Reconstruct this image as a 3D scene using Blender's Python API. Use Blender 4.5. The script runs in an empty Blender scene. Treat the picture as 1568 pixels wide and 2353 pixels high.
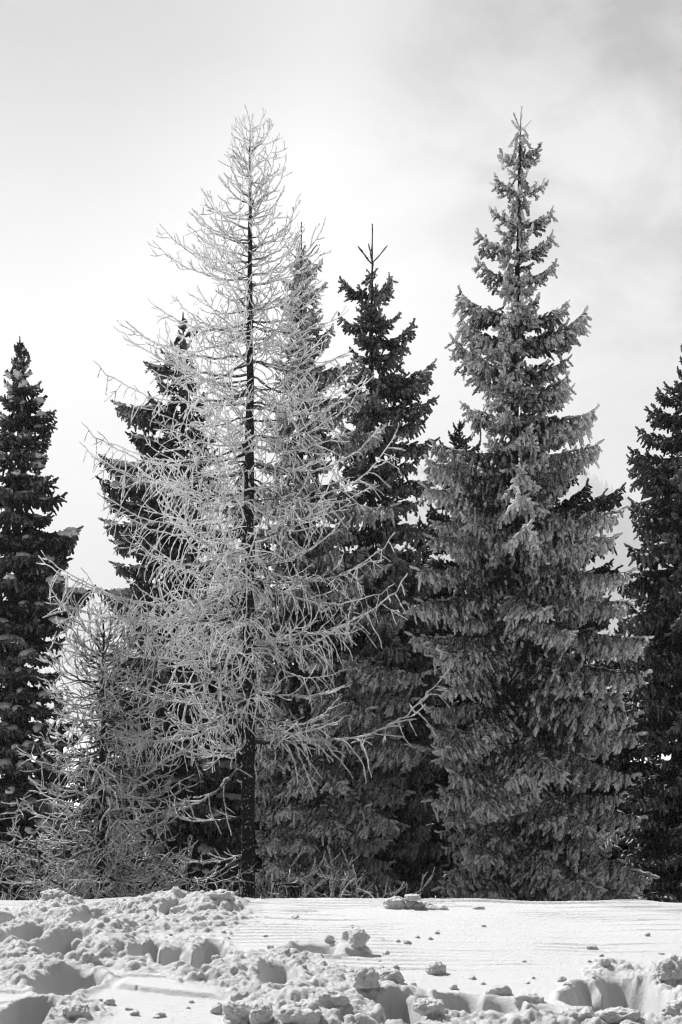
import bpy, math, random
import numpy as np
from mathutils import Vector, Matrix, Euler

SC = bpy.context.scene
COL = SC.collection
R = math.radians

# ------------------------------------------------------------------ camera
F = 3268.0            # focal length in units of the 1568 x 2353 working picture
CX, HY = 784.0, 1666.0
CAMH = 1.6
cam_d = bpy.data.cameras.new('camera')
cam = bpy.data.objects.new('camera', cam_d)
COL.objects.link(cam)
cam.location = (0, 0, CAMH)
cam.rotation_euler = (R(90), 0, 0)
cam_d.sensor_fit = 'VERTICAL'
cam_d.sensor_height = 36.0
cam_d.lens = 36.0 * F / 2353.0
cam_d.shift_y = (HY - 2353 / 2) / 2353.0
cam_d.clip_start = 0.1
cam_d.clip_end = 6000
SC.camera = cam

# ------------------------------------------------------------------ light
SUN_EL, SUN_AZ = R(46), R(-40)      # azimuth from +Y (view direction), negative = left
sdir = Vector((math.sin(SUN_AZ) * math.cos(SUN_EL), math.cos(SUN_AZ) * math.cos(SUN_EL), math.sin(SUN_EL)))
sun_d = bpy.data.lights.new('sun', 'SUN')
SKYK = 10.0
HAZE = 0.0004
sun_d.energy = 5.0
sun_d.angle = R(0.6)
sun_d.color = (1, 1, 1)
sun = bpy.data.objects.new('sun', sun_d)
sun.rotation_euler = (-sdir).to_track_quat('-Z', 'Y').to_euler()
sun.location = (0, 0, 40)
COL.objects.link(sun)

SC.view_settings.view_transform = 'Standard'
SC.view_settings.look = 'None'
SC.view_settings.exposure = 0.95
SC.view_settings.gamma = 1.0
SC.view_settings.use_curve_mapping = False
SC.render.engine = 'CYCLES'
SC.cycles.max_bounces = 6
SC.cycles.diffuse_bounces = 4
SC.cycles.glossy_bounces = 1
SC.cycles.transmission_bounces = 3
SC.cycles.volume_bounces = 0
SC.cycles.caustics_reflective = False
SC.cycles.caustics_refractive = False
SC.cycles.filter_width = 1.2
SC.cycles.use_denoising = True
SC.cycles.denoiser = 'OPENIMAGEDENOISE'

world = bpy.data.worlds.new('World')
SC.world = world
world.use_nodes = True


class NG:
    """tiny node helper"""
    def __init__(s, nt):
        s.nt = nt
        nt.nodes.clear()

    def n(s, t, **kw):
        nd = s.nt.nodes.new(t)
        for k, v in kw.items():
            setattr(nd, k, v)
        return nd

    def put(s, sock, v):
        if isinstance(v, bpy.types.NodeSocket):
            s.nt.links.new(v, sock)
        else:
            sock.default_value = v

    def math(s, op, a, b=None, c=None, clamp=False):
        nd = s.n('ShaderNodeMath', operation=op, use_clamp=clamp)
        s.put(nd.inputs[0], a)
        if b is not None: s.put(nd.inputs[1], b)
        if c is not None: s.put(nd.inputs[2], c)
        return nd.outputs[0]

    def vmath(s, op, a, b):
        nd = s.n('ShaderNodeVectorMath', operation=op)
        s.put(nd.inputs[0], a); s.put(nd.inputs[1], b)
        return nd.outputs['Value'] if op == 'DOT_PRODUCT' else nd.outputs[0]

    def rng(s, v, a, b, c, d, smooth=True):
        nd = s.n('ShaderNodeMapRange', interpolation_type='SMOOTHSTEP' if smooth else 'LINEAR')
        s.put(nd.inputs[0], v)
        for i, q in enumerate((a, b, c, d)): nd.inputs[i + 1].default_value = q
        return nd.outputs[0]

    def noise(s, vec, scale, detail=3, rough=0.55, dist=0.0):
        nd = s.n('ShaderNodeTexNoise')
        s.put(nd.inputs['Vector'], vec)
        nd.inputs['Scale'].default_value = scale
        nd.inputs['Detail'].default_value = detail
        nd.inputs['Roughness'].default_value = rough
        nd.inputs['Distortion'].default_value = dist
        return nd.outputs[0]

    def mapping(s, vec, loc=(0, 0, 0), scale=(1, 1, 1)):
        nd = s.n('ShaderNodeMapping')
        s.put(nd.inputs[0], vec)
        nd.inputs['Location'].default_value = loc
        nd.inputs['Scale'].default_value = scale
        return nd.outputs[0]


def ddir(u, v):
    d = Vector(((u - CX) / F, 1.0, (HY - v) / F))
    d.normalize()
    return tuple(d)


g = NG(world.node_tree)
tc = g.n('ShaderNodeTexCoord').outputs['Generated']
sky = g.n('ShaderNodeTexSky', sky_type='NISHITA')
sky.sun_disc = False
sky.sun_elevation = SUN_EL
sky.sun_rotation = SUN_AZ
sky.altitude = 1800
bw = g.n('ShaderNodeRGBToBW')
g.put(bw.inputs[0], sky.outputs[0])
clear = g.math('MULTIPLY', bw.outputs[0], 0.25)
# thin bright mist on the sun's side, fading to the plain sky away from it
sz = g.n('ShaderNodeSeparateXYZ'); g.put(sz.inputs[0], tc)
ramp = g.n('ShaderNodeValToRGB')
cr = ramp.color_ramp
SKYP = [(0.0, 0.40), (0.05, 0.42), (0.14, 0.48), (0.20, 0.66), (0.26, 1.0), (0.33, 1.02), (0.38, 0.92), (0.425, 0.66), (0.52, 0.44), (1.0, 0.30)]
while len(cr.elements) < len(SKYP): cr.elements.new(0.5)
for e, (p_, q_) in zip(cr.elements, SKYP): e.position = p_; e.color = (q_ * 0.44, q_ * 0.44, q_ * 0.44, 1)
cr.interpolation = 'B_SPLINE'
g.put(ramp.inputs[0], sz.outputs[2])
dm = g.vmath('DOT_PRODUCT', tc, ddir(640, 800))
wide = g.rng(dm, -0.4, 0.95, 0.10, 1.0)
n1 = g.noise(g.mapping(tc, (3.1, 0.4, 7.2), (1.0, 1.0, 1.5)), 3.2, 6, 0.6, 0.3)
n2 = g.noise(g.mapping(tc, (5.3, 1.1, 2.2), (1, 1, 1.6)), 8.0, 6, 0.6, 0.4)
mist = g.math('MULTIPLY', g.math('MULTIPLY', ramp.outputs[0], wide), SKYK)
# darker cloud veils in the upper right, vignette-like darkening put in at upper left
rm = g.rng(g.vmath('DOT_PRODUCT', tc, ddir(1640, 240)), 0.965, 0.9995, 0.0, 1.0)
rm2 = g.rng(g.vmath('DOT_PRODUCT', tc, ddir(-120, -60)), 0.968, 0.9998, 0.0, 1.0)
cl = g.rng(n1, 0.38, 0.60, 0.15, 1.0)
cl2 = g.rng(n2, 0.38, 0.66, 0.2, 1.0)
vv = g.math('ADD', g.math('MULTIPLY', rm, 1.35), g.math('ADD', 0.02, g.math('MULTIPLY', rm2, 0.10)))
veil_vignette = g.math('ADD', g.math('MULTIPLY', g.math('ADD', g.math('MULTIPLY', cl, 0.55), g.math('MULTIPLY', cl2, 0.45)), vv), g.math('MULTIPLY', rm2, 0.48))
mist = g.math('MULTIPLY', mist, g.math('MAXIMUM', 0.12, g.math('SUBTRACT', 1.0, veil_vignette)))
tot = g.math('ADD', clear, mist)
bgn = g.n('ShaderNodeBackground')
g.put(bgn.inputs[0], tot)
bgn.inputs[1].default_value = 0.1
g.nt.links.new(bgn.outputs[0], g.n('ShaderNodeOutputWorld').inputs[0])


# ------------------------------------------------------------------ helpers
def to_world(u, v, D):
    return Vector(((u - CX) / F * D, D, CAMH + (HY - v) / F * D))


def ground_pt(u, v):
    D = CAMH * F / (v - HY)
    return (u - CX) / F * D, D


def tag(o, label=None, cat=None, group=None, kind=None):
    if label: o['label'] = label
    if cat: o['category'] = cat
    if group: o['group'] = group
    if kind: o['kind'] = kind
    return o


def link(name, me, parent=None):
    o = bpy.data.objects.new(name, me)
    COL.objects.link(o)
    if parent: o.parent = parent
    return o


class MB:
    def __init__(s):
        s.v, s.f, s.m, s.a, s.n = [], [], [], [], 0

    def add(s, v, f, mat=0, attr=0.5):
        v = np.asarray(v, float); f = np.asarray(f, int)
        s.v.append(v); s.f.append(f + s.n); s.n += len(v)
        s.m.append(np.full(len(f), mat, int))
        s.a.append(np.full(len(v), attr, float) if np.isscalar(attr) else np.asarray(attr, float))

    def mesh(s, name, mats, smooth=True):
        v = np.concatenate(s.v); f = np.concatenate(s.f); m = np.concatenate(s.m); a = np.concatenate(s.a)
        me = bpy.data.meshes.new(name)
        me.vertices.add(len(v)); me.vertices.foreach_set('co', v.ravel().astype(np.float32))
        k = f.shape[1]
        me.loops.add(len(f) * k); me.loops.foreach_set('vertex_index', f.ravel().astype(np.int32))
        me.polygons.add(len(f))
        me.polygons.foreach_set('loop_start', (np.arange(len(f)) * k).astype(np.int32))
        me.polygons.foreach_set('material_index', m.astype(np.int32))
        me.polygons.foreach_set('use_smooth', np.full(len(f), smooth))
        at = me.attributes.new('frost', 'FLOAT', 'POINT')
        at.data.foreach_set('value', a.astype(np.float32))
        me.update(calc_edges=True)
        for q in mats: me.materials.append(q)
        return me

    def tube(s, P, rad, k=5, mat=0, attr=0.5, jit=0.0, rng=None):
        P = np.asarray(P, float); n = len(P)
        T = np.gradient(P, axis=0)
        T /= np.linalg.norm(T, axis=1, keepdims=True) + 1e-9
        ref = np.array([0, 0, 1.0]) if abs(T[n // 2, 2]) < 0.8 else np.array([1.0, 0, 0])
        A = np.cross(T, ref); A /= np.linalg.norm(A, axis=1, keepdims=True) + 1e-9
        B = np.cross(T, A)
        th = np.arange(k) / k * 2 * np.pi
        rr = np.asarray(rad, float)[:, None] * np.ones(k)
        if jit: rr = rr * (1 + jit * rng.uniform(-1, 1, (n, k)))
        V = P[:, None, :] + rr[..., None] * (np.cos(th)[None, :, None] * A[:, None, :] + np.sin(th)[None, :, None] * B[:, None, :])
        i = np.arange(n - 1)[:, None] * k
        j = np.arange(k)[None, :]; j2 = (j + 1) % k
        a, b, c, d = (i + j).ravel(), (i + j2).ravel(), (i + k + j2).ravel(), (i + k + j).ravel()
        f = np.concatenate([np.stack([a, b, c], 1), np.stack([a, c, d], 1)])
        at = attr if np.isscalar(attr) else np.repeat(np.asarray(attr, float), k)
        s.add(V.reshape(-1, 3), f, mat, at)

    def needles(s, P, rad, count, rng, length, width, attr=0.8, mat=0, fwd=0.6):
        P = np.asarray(P, float); n = len(P)
        t = rng.uniform(0, n - 1.001, count); i = t.astype(int); w = (t - i)[:, None]
        p = P[i] * (1 - w) + P[i + 1] * w
        T = P[i + 1] - P[i]; T /= np.linalg.norm(T, axis=1, keepdims=True) + 1e-9
        rv = rng.normal(size=(count, 3)); rv -= (rv * T).sum(1, keepdims=True) * T
        rv /= np.linalg.norm(rv, axis=1, keepdims=True) + 1e-9
        rr = np.interp(t, np.arange(n), rad)[:, None]
        d = rv + T * fwd; d /= np.linalg.norm(d, axis=1, keepdims=True)
        side = np.cross(T, rv)
        ll = length * rng.uniform(0.6, 1.2, (count, 1))
        b0 = p + rv * rr * 0.6
        V = np.stack([b0 - side * width, b0 + side * width, b0 + d * ll], 1).reshape(-1, 3)
        f = np.arange(count * 3).reshape(-1, 3)
        s.add(V, f, mat, attr)


_ico = {}


def ico(sub):
    if sub not in _ico:
        import bmesh
        bm = bmesh.new(); bmesh.ops.create_icosphere(bm, subdivisions=sub, radius=1.0)
        v = np.array([q.co[:] for q in bm.verts]); f = np.array([[w.index for w in q.verts] for q in bm.faces])
        bm.free(); _ico[sub] = (v, f)
    return _ico[sub]


def hash3(ix, iy, iz, seed):
    h = (ix * 374761393 + iy * 668265263 + iz * 2147483647 + seed * 974634777) & 0xffffffff
    h = ((h ^ (h >> 13)) * 1274126177) & 0xffffffff
    return ((h ^ (h >> 16)) & 0xffffff) / float(0xffffff)


def vnoise(x, y, z=None, seed=0):
    if z is None: z = np.zeros_like(x)
    fx, fy, fz = np.floor(x), np.floor(y), np.floor(z)
    ix, iy, iz = fx.astype(np.int64), fy.astype(np.int64), fz.astype(np.int64)
    tx, ty, tz = x - fx, y - fy, z - fz
    tx, ty, tz = [t * t * (3 - 2 * t) for t in (tx, ty, tz)]
    r = 0
    for a in (0, 1):
        for b in (0, 1):
            for c in ((0, 1) if np.any(tz) else (0,)):
                w = (tx if a else 1 - tx) * (ty if b else 1 - ty) * (tz if c else 1 - tz)
                r = r + w * hash3(ix + a, iy + b, iz + c, seed)
    return r


def fbm(x, y, z=None, octv=4, seed=0, rough=0.5):
    r, a, t = 0, 1.0, 0
    for i in range(octv):
        k = 2.03 ** i
        r = r + a * (vnoise(x * k, y * k, None if z is None else z * k, seed + i * 7) - 0.5)
        t += a; a *= rough
    return r / t * 2


# ------------------------------------------------------------------ materials
def grey(v): return (v, v, v, 1)


def new_mat(name):
    m = bpy.data.materials.new(name); m.use_nodes = True
    return m, NG(m.node_tree)


def foliage_mat(name, dark, frost, bias, topgain, transl=0.35, nscale=60.0, topd=0.8):
    """needles whose tips carry rime: set by fine noise and the frost attribute, which also paints shade into inner parts"""
    m, g = new_mat(name)
    geo = g.n('ShaderNodeNewGeometry')
    at = g.n('ShaderNodeAttribute', attribute_name='frost')
    tc = g.n('ShaderNodeTexCoord').outputs['Object']
    no = g.noise(tc, nscale, 2, 0.6)
    nb = g.noise(geo.outputs['Position'], 1.6, 2, 0.5)
    sep = g.n('ShaderNodeSeparateXYZ'); g.put(sep.inputs[0], geo.outputs['Normal'])
    up = g.math('MULTIPLY', g.math('MAXIMUM', sep.outputs[2], 0.0), topgain)
    k = g.math('ADD', at.outputs['Fac'], g.math('MULTIPLY', g.math('SUBTRACT', no, 0.5), 3.0))
    k = g.math('ADD', k, g.math('MULTIPLY', g.math('SUBTRACT', nb, 0.5), 1.5))
    k = g.math('ADD', g.math('ADD', k, up), bias, clamp=True)
    mx = g.n('ShaderNodeMix', data_type='RGBA')
    g.put(mx.inputs[0], k); mx.inputs[6].default_value = grey(dark); mx.inputs[7].default_value = grey(frost)
    sunlit_dusting = g.math('MULTIPLY', g.rng(sep.outputs[2], 0.45, 0.9, 0.0, 1.0), g.rng(g.math('ADD', at.outputs['Fac'], g.math('ADD', nb, bias)), 0.55, 1.0, 0.0, 1.0))  # snow dusting that also paints sunlit crests white on upward faces
    mx0 = mx
    mx = g.n('ShaderNodeMix', data_type='RGBA')
    g.put(mx.inputs[0], g.math('MULTIPLY', sunlit_dusting, topd)); g.put(mx.inputs[6], mx0.outputs[2]); mx.inputs[7].default_value = grey(0.8)
    d = g.n('ShaderNodeBsdfDiffuse'); g.put(d.inputs[0], mx.outputs[2])
    t = g.n('ShaderNodeBsdfTranslucent'); g.put(t.inputs[0], mx.outputs[2])
    ms = g.n('ShaderNodeMixShader')
    g.put(ms.inputs[0], g.math('MULTIPLY', k, transl)); g.put(ms.inputs[1], d.outputs[0]); g.put(ms.inputs[2], t.outputs[0])
    g.nt.links.new(ms.outputs[0], g.n('ShaderNodeOutputMaterial').inputs[0])
    return m


M_frosty = foliage_mat('rimed_needles', 0.012, 0.88, -0.03, 0.35)
M_frosty2 = foliage_mat('rimed_needles_greyer', 0.012, 0.78, -0.08, 0.35)
M_mid = foliage_mat('lightly_rimed_needles', 0.010, 0.48, -0.20, 0.3)
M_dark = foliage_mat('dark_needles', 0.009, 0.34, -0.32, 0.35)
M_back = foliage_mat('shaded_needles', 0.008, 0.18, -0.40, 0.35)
M_larch = foliage_mat('rimed_larch_twigs', 0.025, 0.92, 0.22, 0.25, 0.36, 45.0)
M_dim = foliage_mat('thinly_rimed_twigs', 0.02, 0.65, -0.30, 0.7, 0.3, 45.0)
M_bare = foliage_mat('half_rimed_twigs', 0.02, 0.80, -0.16, 0.6, 0.35, 45.0)


def bark_mat(name, a, b, th):
    m, g = new_mat(name)
    tc = g.n('ShaderNodeTexCoord').outputs['Object']
    st = g.noise(g.mapping(tc, scale=(1, 1, 0.25)), 38, 4, 0.7)
    sp = g.noise(tc, 26, 3, 0.7)
    geo = g.n('ShaderNodeNewGeometry')
    k = g.rng(sp, th, th + 0.07, 0, 1)
    mx = g.n('ShaderNodeMix', data_type='RGBA')
    g.put(mx.inputs[0], st); mx.inputs[6].default_value = grey(a * 0.4); mx.inputs[7].default_value = grey(a * 1.8)
    m2 = g.n('ShaderNodeMix', data_type='RGBA')
    g.put(m2.inputs[0], k); g.put(m2.inputs[6], mx.outputs[2]); m2.inputs[7].default_value = grey(b)
    bp = g.n('ShaderNodeBump'); bp.inputs['Strength'].default_value = 0.8; bp.inputs['Distance'].default_value = 0.03
    g.put(bp.inputs['Height'], st)
    d = g.n('ShaderNodeBsdfDiffuse'); g.put(d.inputs[0], m2.outputs[2]); g.put(d.inputs['Normal'], bp.outputs[0])
    g.nt.links.new(d.outputs[0], g.n('ShaderNodeOutputMaterial').inputs[0])
    return m


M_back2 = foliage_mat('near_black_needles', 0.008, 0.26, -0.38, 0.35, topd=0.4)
M_bark = bark_mat('spruce_bark', 0.02, 0.18, 0.68)
M_lbark = bark_mat('larch_bark_with_rime', 0.016, 0.6, 0.60)


def snow_mat(name, alb, s1, s2, dist1, dist2, sss=0.0):
    m, g = new_mat(name)
    geo = g.n('ShaderNodeNewGeometry').outputs['Position']
    a = g.noise(geo, s1, 4, 0.65); b = g.noise(geo, s2, 3, 0.7)
    b1 = g.n('ShaderNodeBump'); b1.inputs['Strength'].default_value = 1; b1.inputs['Distance'].default_value = dist1
    g.put(b1.inputs['Height'], a)
    b2 = g.n('ShaderNodeBump'); b2.inputs['Strength'].default_value = 1; b2.inputs['Distance'].default_value = dist2
    g.put(b2.inputs['Height'], b); g.put(b2.inputs['Normal'], b1.outputs[0])
    p = g.n('ShaderNodeBsdfPrincipled')
    p.inputs['Base Color'].default_value = grey(alb)
    p.inputs['Roughness'].default_value = 0.75
    p.inputs['Specular IOR Level'].default_value = 0.25
    g.put(p.inputs['Normal'], b2.outputs[0])
    g.nt.links.new(p.outputs[0], g.n('ShaderNodeOutputMaterial').inputs[0])
    return m


M_snow = snow_mat('wind_packed_snow', 0.70, 55, 170, 0.014, 0.012)
M_clod = snow_mat('broken_snow', 0.72, 50, 170, 0.014, 0.012)
M_hill = snow_mat('far_snow', 0.46, 0.02, 0.05, 0.01, 0.01)
M_hill_trees = snow_mat('far_trees', 0.5, 0.02, 0.05, 0.01, 0.01)
M_pad = snow_mat('snow_on_boughs', 0.50, 12, 60, 0.01, 0.004)

# ------------------------------------------------------------------ ground
rs = np.random.default_rng(11)


def axis_coords(lo, hi, step, outlo, outhi, grow=1.22):
    mid = np.arange(lo, hi, step)
    out, s, p = [], step, hi
    while p < outhi:
        s *= grow; out.append(p); p += s
    out.append(outhi)
    o2, s, p = [], step, lo
    while p > outlo:
        s *= grow; p -= s; o2.append(max(p, outlo))
    return np.concatenate([np.array(o2[::-1]), mid, np.array(out)])


GX = axis_coords(-3.45, 3.45, 0.0115, -2600, 2600)
GY = axis_coords(7.35, 13.6, 0.0105, -190, 3700)
XX, YY = np.meshgrid(GX, GY)


def base_h(x, y):
    z = 0.05 * fbm(x * 0.5 + 3, y * 0.35, octv=3, seed=3)
    z = z + 0.045 * fbm(x * 1.1 + 7, y * 0.8, octv=2, seed=5) * np.exp(-((y - 12.6) / 0.9) ** 2)
    z = z - 0.012 * x * np.clip((y - 8) / 5, 0, 1) * 0.2
    t = np.clip((y - 12.7) / 8.5, 0, 1)
    z = z * np.clip(1.2 - t, 0, 1) - 1.8 * (t * t * (3 - 2 * t)) - 0.12 * np.clip(y - 12.7, 0, 0.8) ** 2
    far = np.clip((y - 60) / 400, 0, 1)
    return z - 20 * far * far


H = base_h(XX, YY)
near_rows = (GY > 6.5) & (GY < 14.2)


def px_mask(poly_pts):
    """soft mask from discs given in working-picture units (u, v, ru, rv) laid on the snow"""
    m = np.zeros_like(XX)
    for u, v, ru, rv in poly_pts:
        x0, y0 = ground_pt(u, v)
        rx = ru / F * y0
        ya = ground_pt(u, max(v - rv, 1700))[1]; yb = ground_pt(u, v + rv)[1]
        ry = (ya - yb) / 2
        yc = (ya + yb) / 2
        d = ((XX - x0) / rx) ** 2 + ((YY - yc) / ry) ** 2
        m = np.maximum(m, np.clip(1.5 - d, 0, 1))
    return m


rough = px_mask([(120, 2140, 260, 60), (60, 2220, 240, 60), (380, 2120, 200, 34), (330, 2200, 170, 40), (520, 2230, 150, 40),
                 (680, 2270, 150, 60), (800, 2330, 240, 50), (640, 2215, 90, 30), (1020, 2345, 150, 40), (1500, 2290, 110, 80),
                 (1400, 2345, 260, 24), (120, 2330, 120, 40), (460, 2080, 120, 26)])
rough = np.clip(rough + 0.35 * fbm(XX * 1.7, YY * 1.7, octv=3, seed=9) * (rough > 0.02), 0, 1)
low = fbm(XX * 3.0, YY * 3.0, octv=3, seed=21)
H += rough * (0.035 * low + 0.015)
# wind ripples on the smooth slope
rip = fbm(XX * 0.55, YY * 3.6 + 0.35 * np.sin(XX * 1.1 + YY), octv=2, seed=31)
ph = (YY * 3.1 + 0.5 * fbm(XX * 0.8, YY * 0.6, octv=2, seed=33) + 0.10 * np.sin(XX * 1.3)) * 1.0
saw = ph - np.floor(ph)
amp = np.clip(fbm(XX * 0.9 + 40, YY * 1.3, octv=2, seed=35) * 2.2 + 0.45, 0, 1) * (1 - rough) * (YY < 13.5) * (YY > 7)
H += amp * 0.028 * ((1 - saw) ** 4 - 0.2) * np.clip(saw * 14, 0, 1)
ph2 = YY * 7.3 + 0.8 * fbm(XX * 0.7 + 9, YY * 0.5, octv=2, seed=37)
amp2 = np.clip(fbm(XX * 1.1 + 80, YY * 1.1, octv=2, seed=39) * 2.4 + 0.1, 0, 1) * (1 - rough) * (YY < 13.5) * (YY > 9.5)
saw2 = ph2 - np.floor(ph2)
H += amp2 * 0.016 * ((1 - saw2) ** 4 - 0.2) * np.clip(saw2 * 8, 0, 1)

# boot holes and slumps: (u, v_far_rim, v_near_rim, half width u, depth)
holes = [(154, 2236, 2300, 80, 0.30), (66, 2306, 2372, 56, 0.34), (140, 2150, 2222, 64, 0.26), (56, 2128, 2190, 52, 0.22),
         (-5, 2098, 2143, 42, 0.18), (336, 2176, 2216, 34, 0.17), (400, 2178, 2226, 44, 0.15), (475, 2164, 2248, 46, 0.27), (642, 2218, 2268, 48, 0.16),
         (725, 2170, 2202, 66, 0.11), (1060, 2284, 2332, 66, 0.17), (1150, 2290, 2326, 50, 0.12), (1385, 2262, 2334, 84, 0.28), (1462, 2240, 2330, 62, 0.24),
         (925, 2294, 2352, 48, 0.22), (400, 2100, 2116, 34, 0.07), (220, 2112, 2140, 60, 0.10), (1230, 2312, 2334, 60, 0.08),
         (560, 2286, 2312, 30, 0.10)]
near = (YY > 6.9) & (YY < 14)
wob = fbm(XX * 6, YY * 6, octv=3, seed=51)
wob2 = fbm(XX * 16, YY * 16, octv=2, seed=52)
wobs = fbm(XX * 4.5, YY * 4.5, octv=2, seed=53)
wallm = np.zeros_like(XX); deep = np.zeros_like(XX); rims = np.zeros_like(XX)
for u, va, vb, hw, dep in holes:
    ya, yb = ground_pt(u, va)[1], ground_pt(u, vb)[1]
    yc, ry = (ya + yb) / 2, (ya - yb) / 2 * 1.02
    x0 = (u - CX) / F * yc; rx = hw / F * yc
    d = np.sqrt(((XX - x0) / rx) ** 2 + ((YY - yc) / ry) ** 2) + 0.30 * wobs
    d = np.clip(d, 0, 3)
    prof = 1 / (1 + np.exp((d - 0.86) * 24))
    wallm = np.maximum(wallm, np.clip(1.5 / (1 + np.exp((d - 0.97) * 18)), 0, 1))
    deep = np.maximum(deep, dep * 1.12 * prof * (0.9 + 0.2 * low))
    rim = np.exp(-((d - 1.12) / 0.13) ** 2)
    rims = np.maximum(rims, 0.035 * rim * (0.55 + 0.8 * np.abs(wob)))

H += rims * (1 - 0.6 * wallm) - deep

# heaps: (u, v, half width u, half depth m, height)
heaps = [(478, 2094, 84, 0.40, 0.085), (340, 2096, 60, 0.40, 0.07), (395, 2090, 30, 0.28, 0.06), (120, 2098, 60, 0.5, 0.09), (160, 2120, 40, 0.3, 0.05),
         (670, 2096, 60, 0.15, 0.035), (560, 2094, 60, 0.2, 0.03), (260, 2150, 50, 0.35, 0.08), (250, 2190, 60, 0.35, 0.09), (560, 2240, 90, 0.35, 0.06),
         (640, 2310, 100, 0.30, 0.08), (760, 2335, 120, 0.28, 0.10), (880, 2285, 110, 0.2, 0.09), (1540, 2250, 40, 0.3, 0.07), (1550, 2320, 50, 0.25, 0.09),
         (1280, 2350, 130, 0.12, 0.05), (810, 2190, 40, 0.14, 0.07), (60, 2200, 70, 0.2, 0.07), (90, 2236, 90, 0.18, 0.05)]
for u, v, hw, hd, hh in heaps:
    x0, y0 = ground_pt(u, v); rx = hw / F * y0
    d = ((XX - x0) / rx) ** 2 + ((YY - y0) / hd) ** 2 + 0.25 * wob
    H += hh * np.clip(1.15 - d, 0, 1) ** 0.7 * 0.9
# the long low ledge across the lower left
xl = (np.array([256, 330, 420, 540]) - CX) / F * 8.62
yl = np.array([8.66, 8.52, 8.44, 8.34])
yledge = np.interp(XX, xl, yl) + 0.02 * wob
inx = np.clip((XX - xl[0]) / 0.06, 0, 1) * np.clip((xl[-1] - XX) / 0.12, 0, 1)
H += inx * 0.035 * (1 / (1 + np.exp(-(YY - yledge) * 160))) * np.exp(-np.clip(YY - yledge, 0, 9) / 0.5) * (YY > yledge - 0.2)


def stamp(x0, y0, r, squash, k):
    """a lump of broken snow pushed up out of the sheet"""
    i0, i1 = np.searchsorted(GY, (y0 - r, y0 + r)); j0, j1 = np.searchsorted(GX, (x0 - r, x0 + r))
    if i1 - i0 < 2 or j1 - j0 < 2: return
    X, Y = XX[i0:i1, j0:j1], YY[i0:i1, j0:j1]
    a = k[0]; c, s_ = math.cos(a), math.sin(a)
    dx, dy = X - x0, Y - y0
    p, q = (c * dx + s_ * dy), (-s_ * dx + c * dy) * k[1]
    nz = wob2[i0:i1, j0:j1]; keep = 1 - wallm[i0:i1, j0:j1]
    d = (np.abs(p) ** k[2] + np.abs(q) ** k[2]) ** (1 / k[2]) / r + 0.18 * nz
    h = r * squash * np.sqrt(np.clip(1 - d * d, 0, 1)) * keep
    ic, jc = min(np.searchsorted(GY, y0), len(GY) - 1), min(np.searchsorted(GX, x0), len(GX) - 1)
    z0 = H0[ic, jc] - 0.35 * r
    blk = H[i0:i1, j0:j1]
    blk[:] = np.where((h > 0) & (z0 + h > blk) & (np.abs(H0[i0:i1, j0:j1] - z0) < 0.08), z0 + h, blk)


H0 = H.copy()
nl = 0
while nl < 8500:
    x0 = rs.uniform(-3.0, 3.0); y0 = rs.uniform(7.4, 12.9)
    j, i = np.searchsorted(GX, x0), np.searchsorted(GY, y0)
    w = rough[i, j]
    w = w * (1 - 0.93 * wallm[i, j])
    if rs.random() > w * 0.97 + 0.012: continue
    big = rs.random() ** 4.5
    r = 0.012 + (0.070 * w) * big
    stamp(x0, y0, r, rs.uniform(0.6, 1.0), (rs.uniform(0, 3.1), rs.uniform(1, 1.7), rs.uniform(1.6, 3.2)))
    nl += 1
fine = fbm(XX * 34, YY * 34, octv=3, seed=61, rough=0.65)
rough = rough * (1 - 0.85 * wallm)
H += np.where(near, (0.0030 + 0.014 * rough) * fine, 0)
H += np.where(near, (0.0008 + 0.004 * rough) * fbm(XX * 80, YY * 80, octv=1, seed=66), 0)
H += np.where(near, (0.012 * rough) * fbm(XX * 14, YY * 14, octv=2, seed=63), 0)
grain = rs.uniform(-1, 1, XX.shape)
H += np.where(near, (0.0010 + 0.0028 * rough) * grain * (1 - wallm), 0)

ny, nx = XX.shape
idx = np.arange(ny * nx).reshape(ny, nx)
quads = np.stack([idx[:-1, :-1], idx[:-1, 1:], idx[1:, 1:], idx[1:, :-1]], -1).reshape(-1, 4)
mb = MB(); mb.add(np.stack([XX, YY, H], -1).reshape(-1, 3), quads)
ground = link('snow_ground', mb.mesh('snow_ground', [M_snow]))
tag(ground, 'trampled sunlit snow slope with boot holes and faint wind ripples', kind='structure')


def height_at(x, y):
    j = min(max(np.searchsorted(GX, x), 1), nx - 1); i = min(max(np.searchsorted(GY, y), 1), ny - 1)
    return float(H[i, j])


# ------------------------------------------------------------------ far forested hill in the mist
def hill_z(x, y):
    ridge = 580 * np.exp(-((x - 260) / 500.0) ** 2 / 2) * (1 + 0.05 * fbm(x / 160.0, x * 0, octv=3, seed=71)) + 25
    t = np.clip((y - 2100) / 900.0, 0, 1)
    return -22 + ridge * (t * t * (3 - 2 * t)) + 14 * fbm(x / 120.0, y / 120.0, octv=3, seed=72) * t


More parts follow.
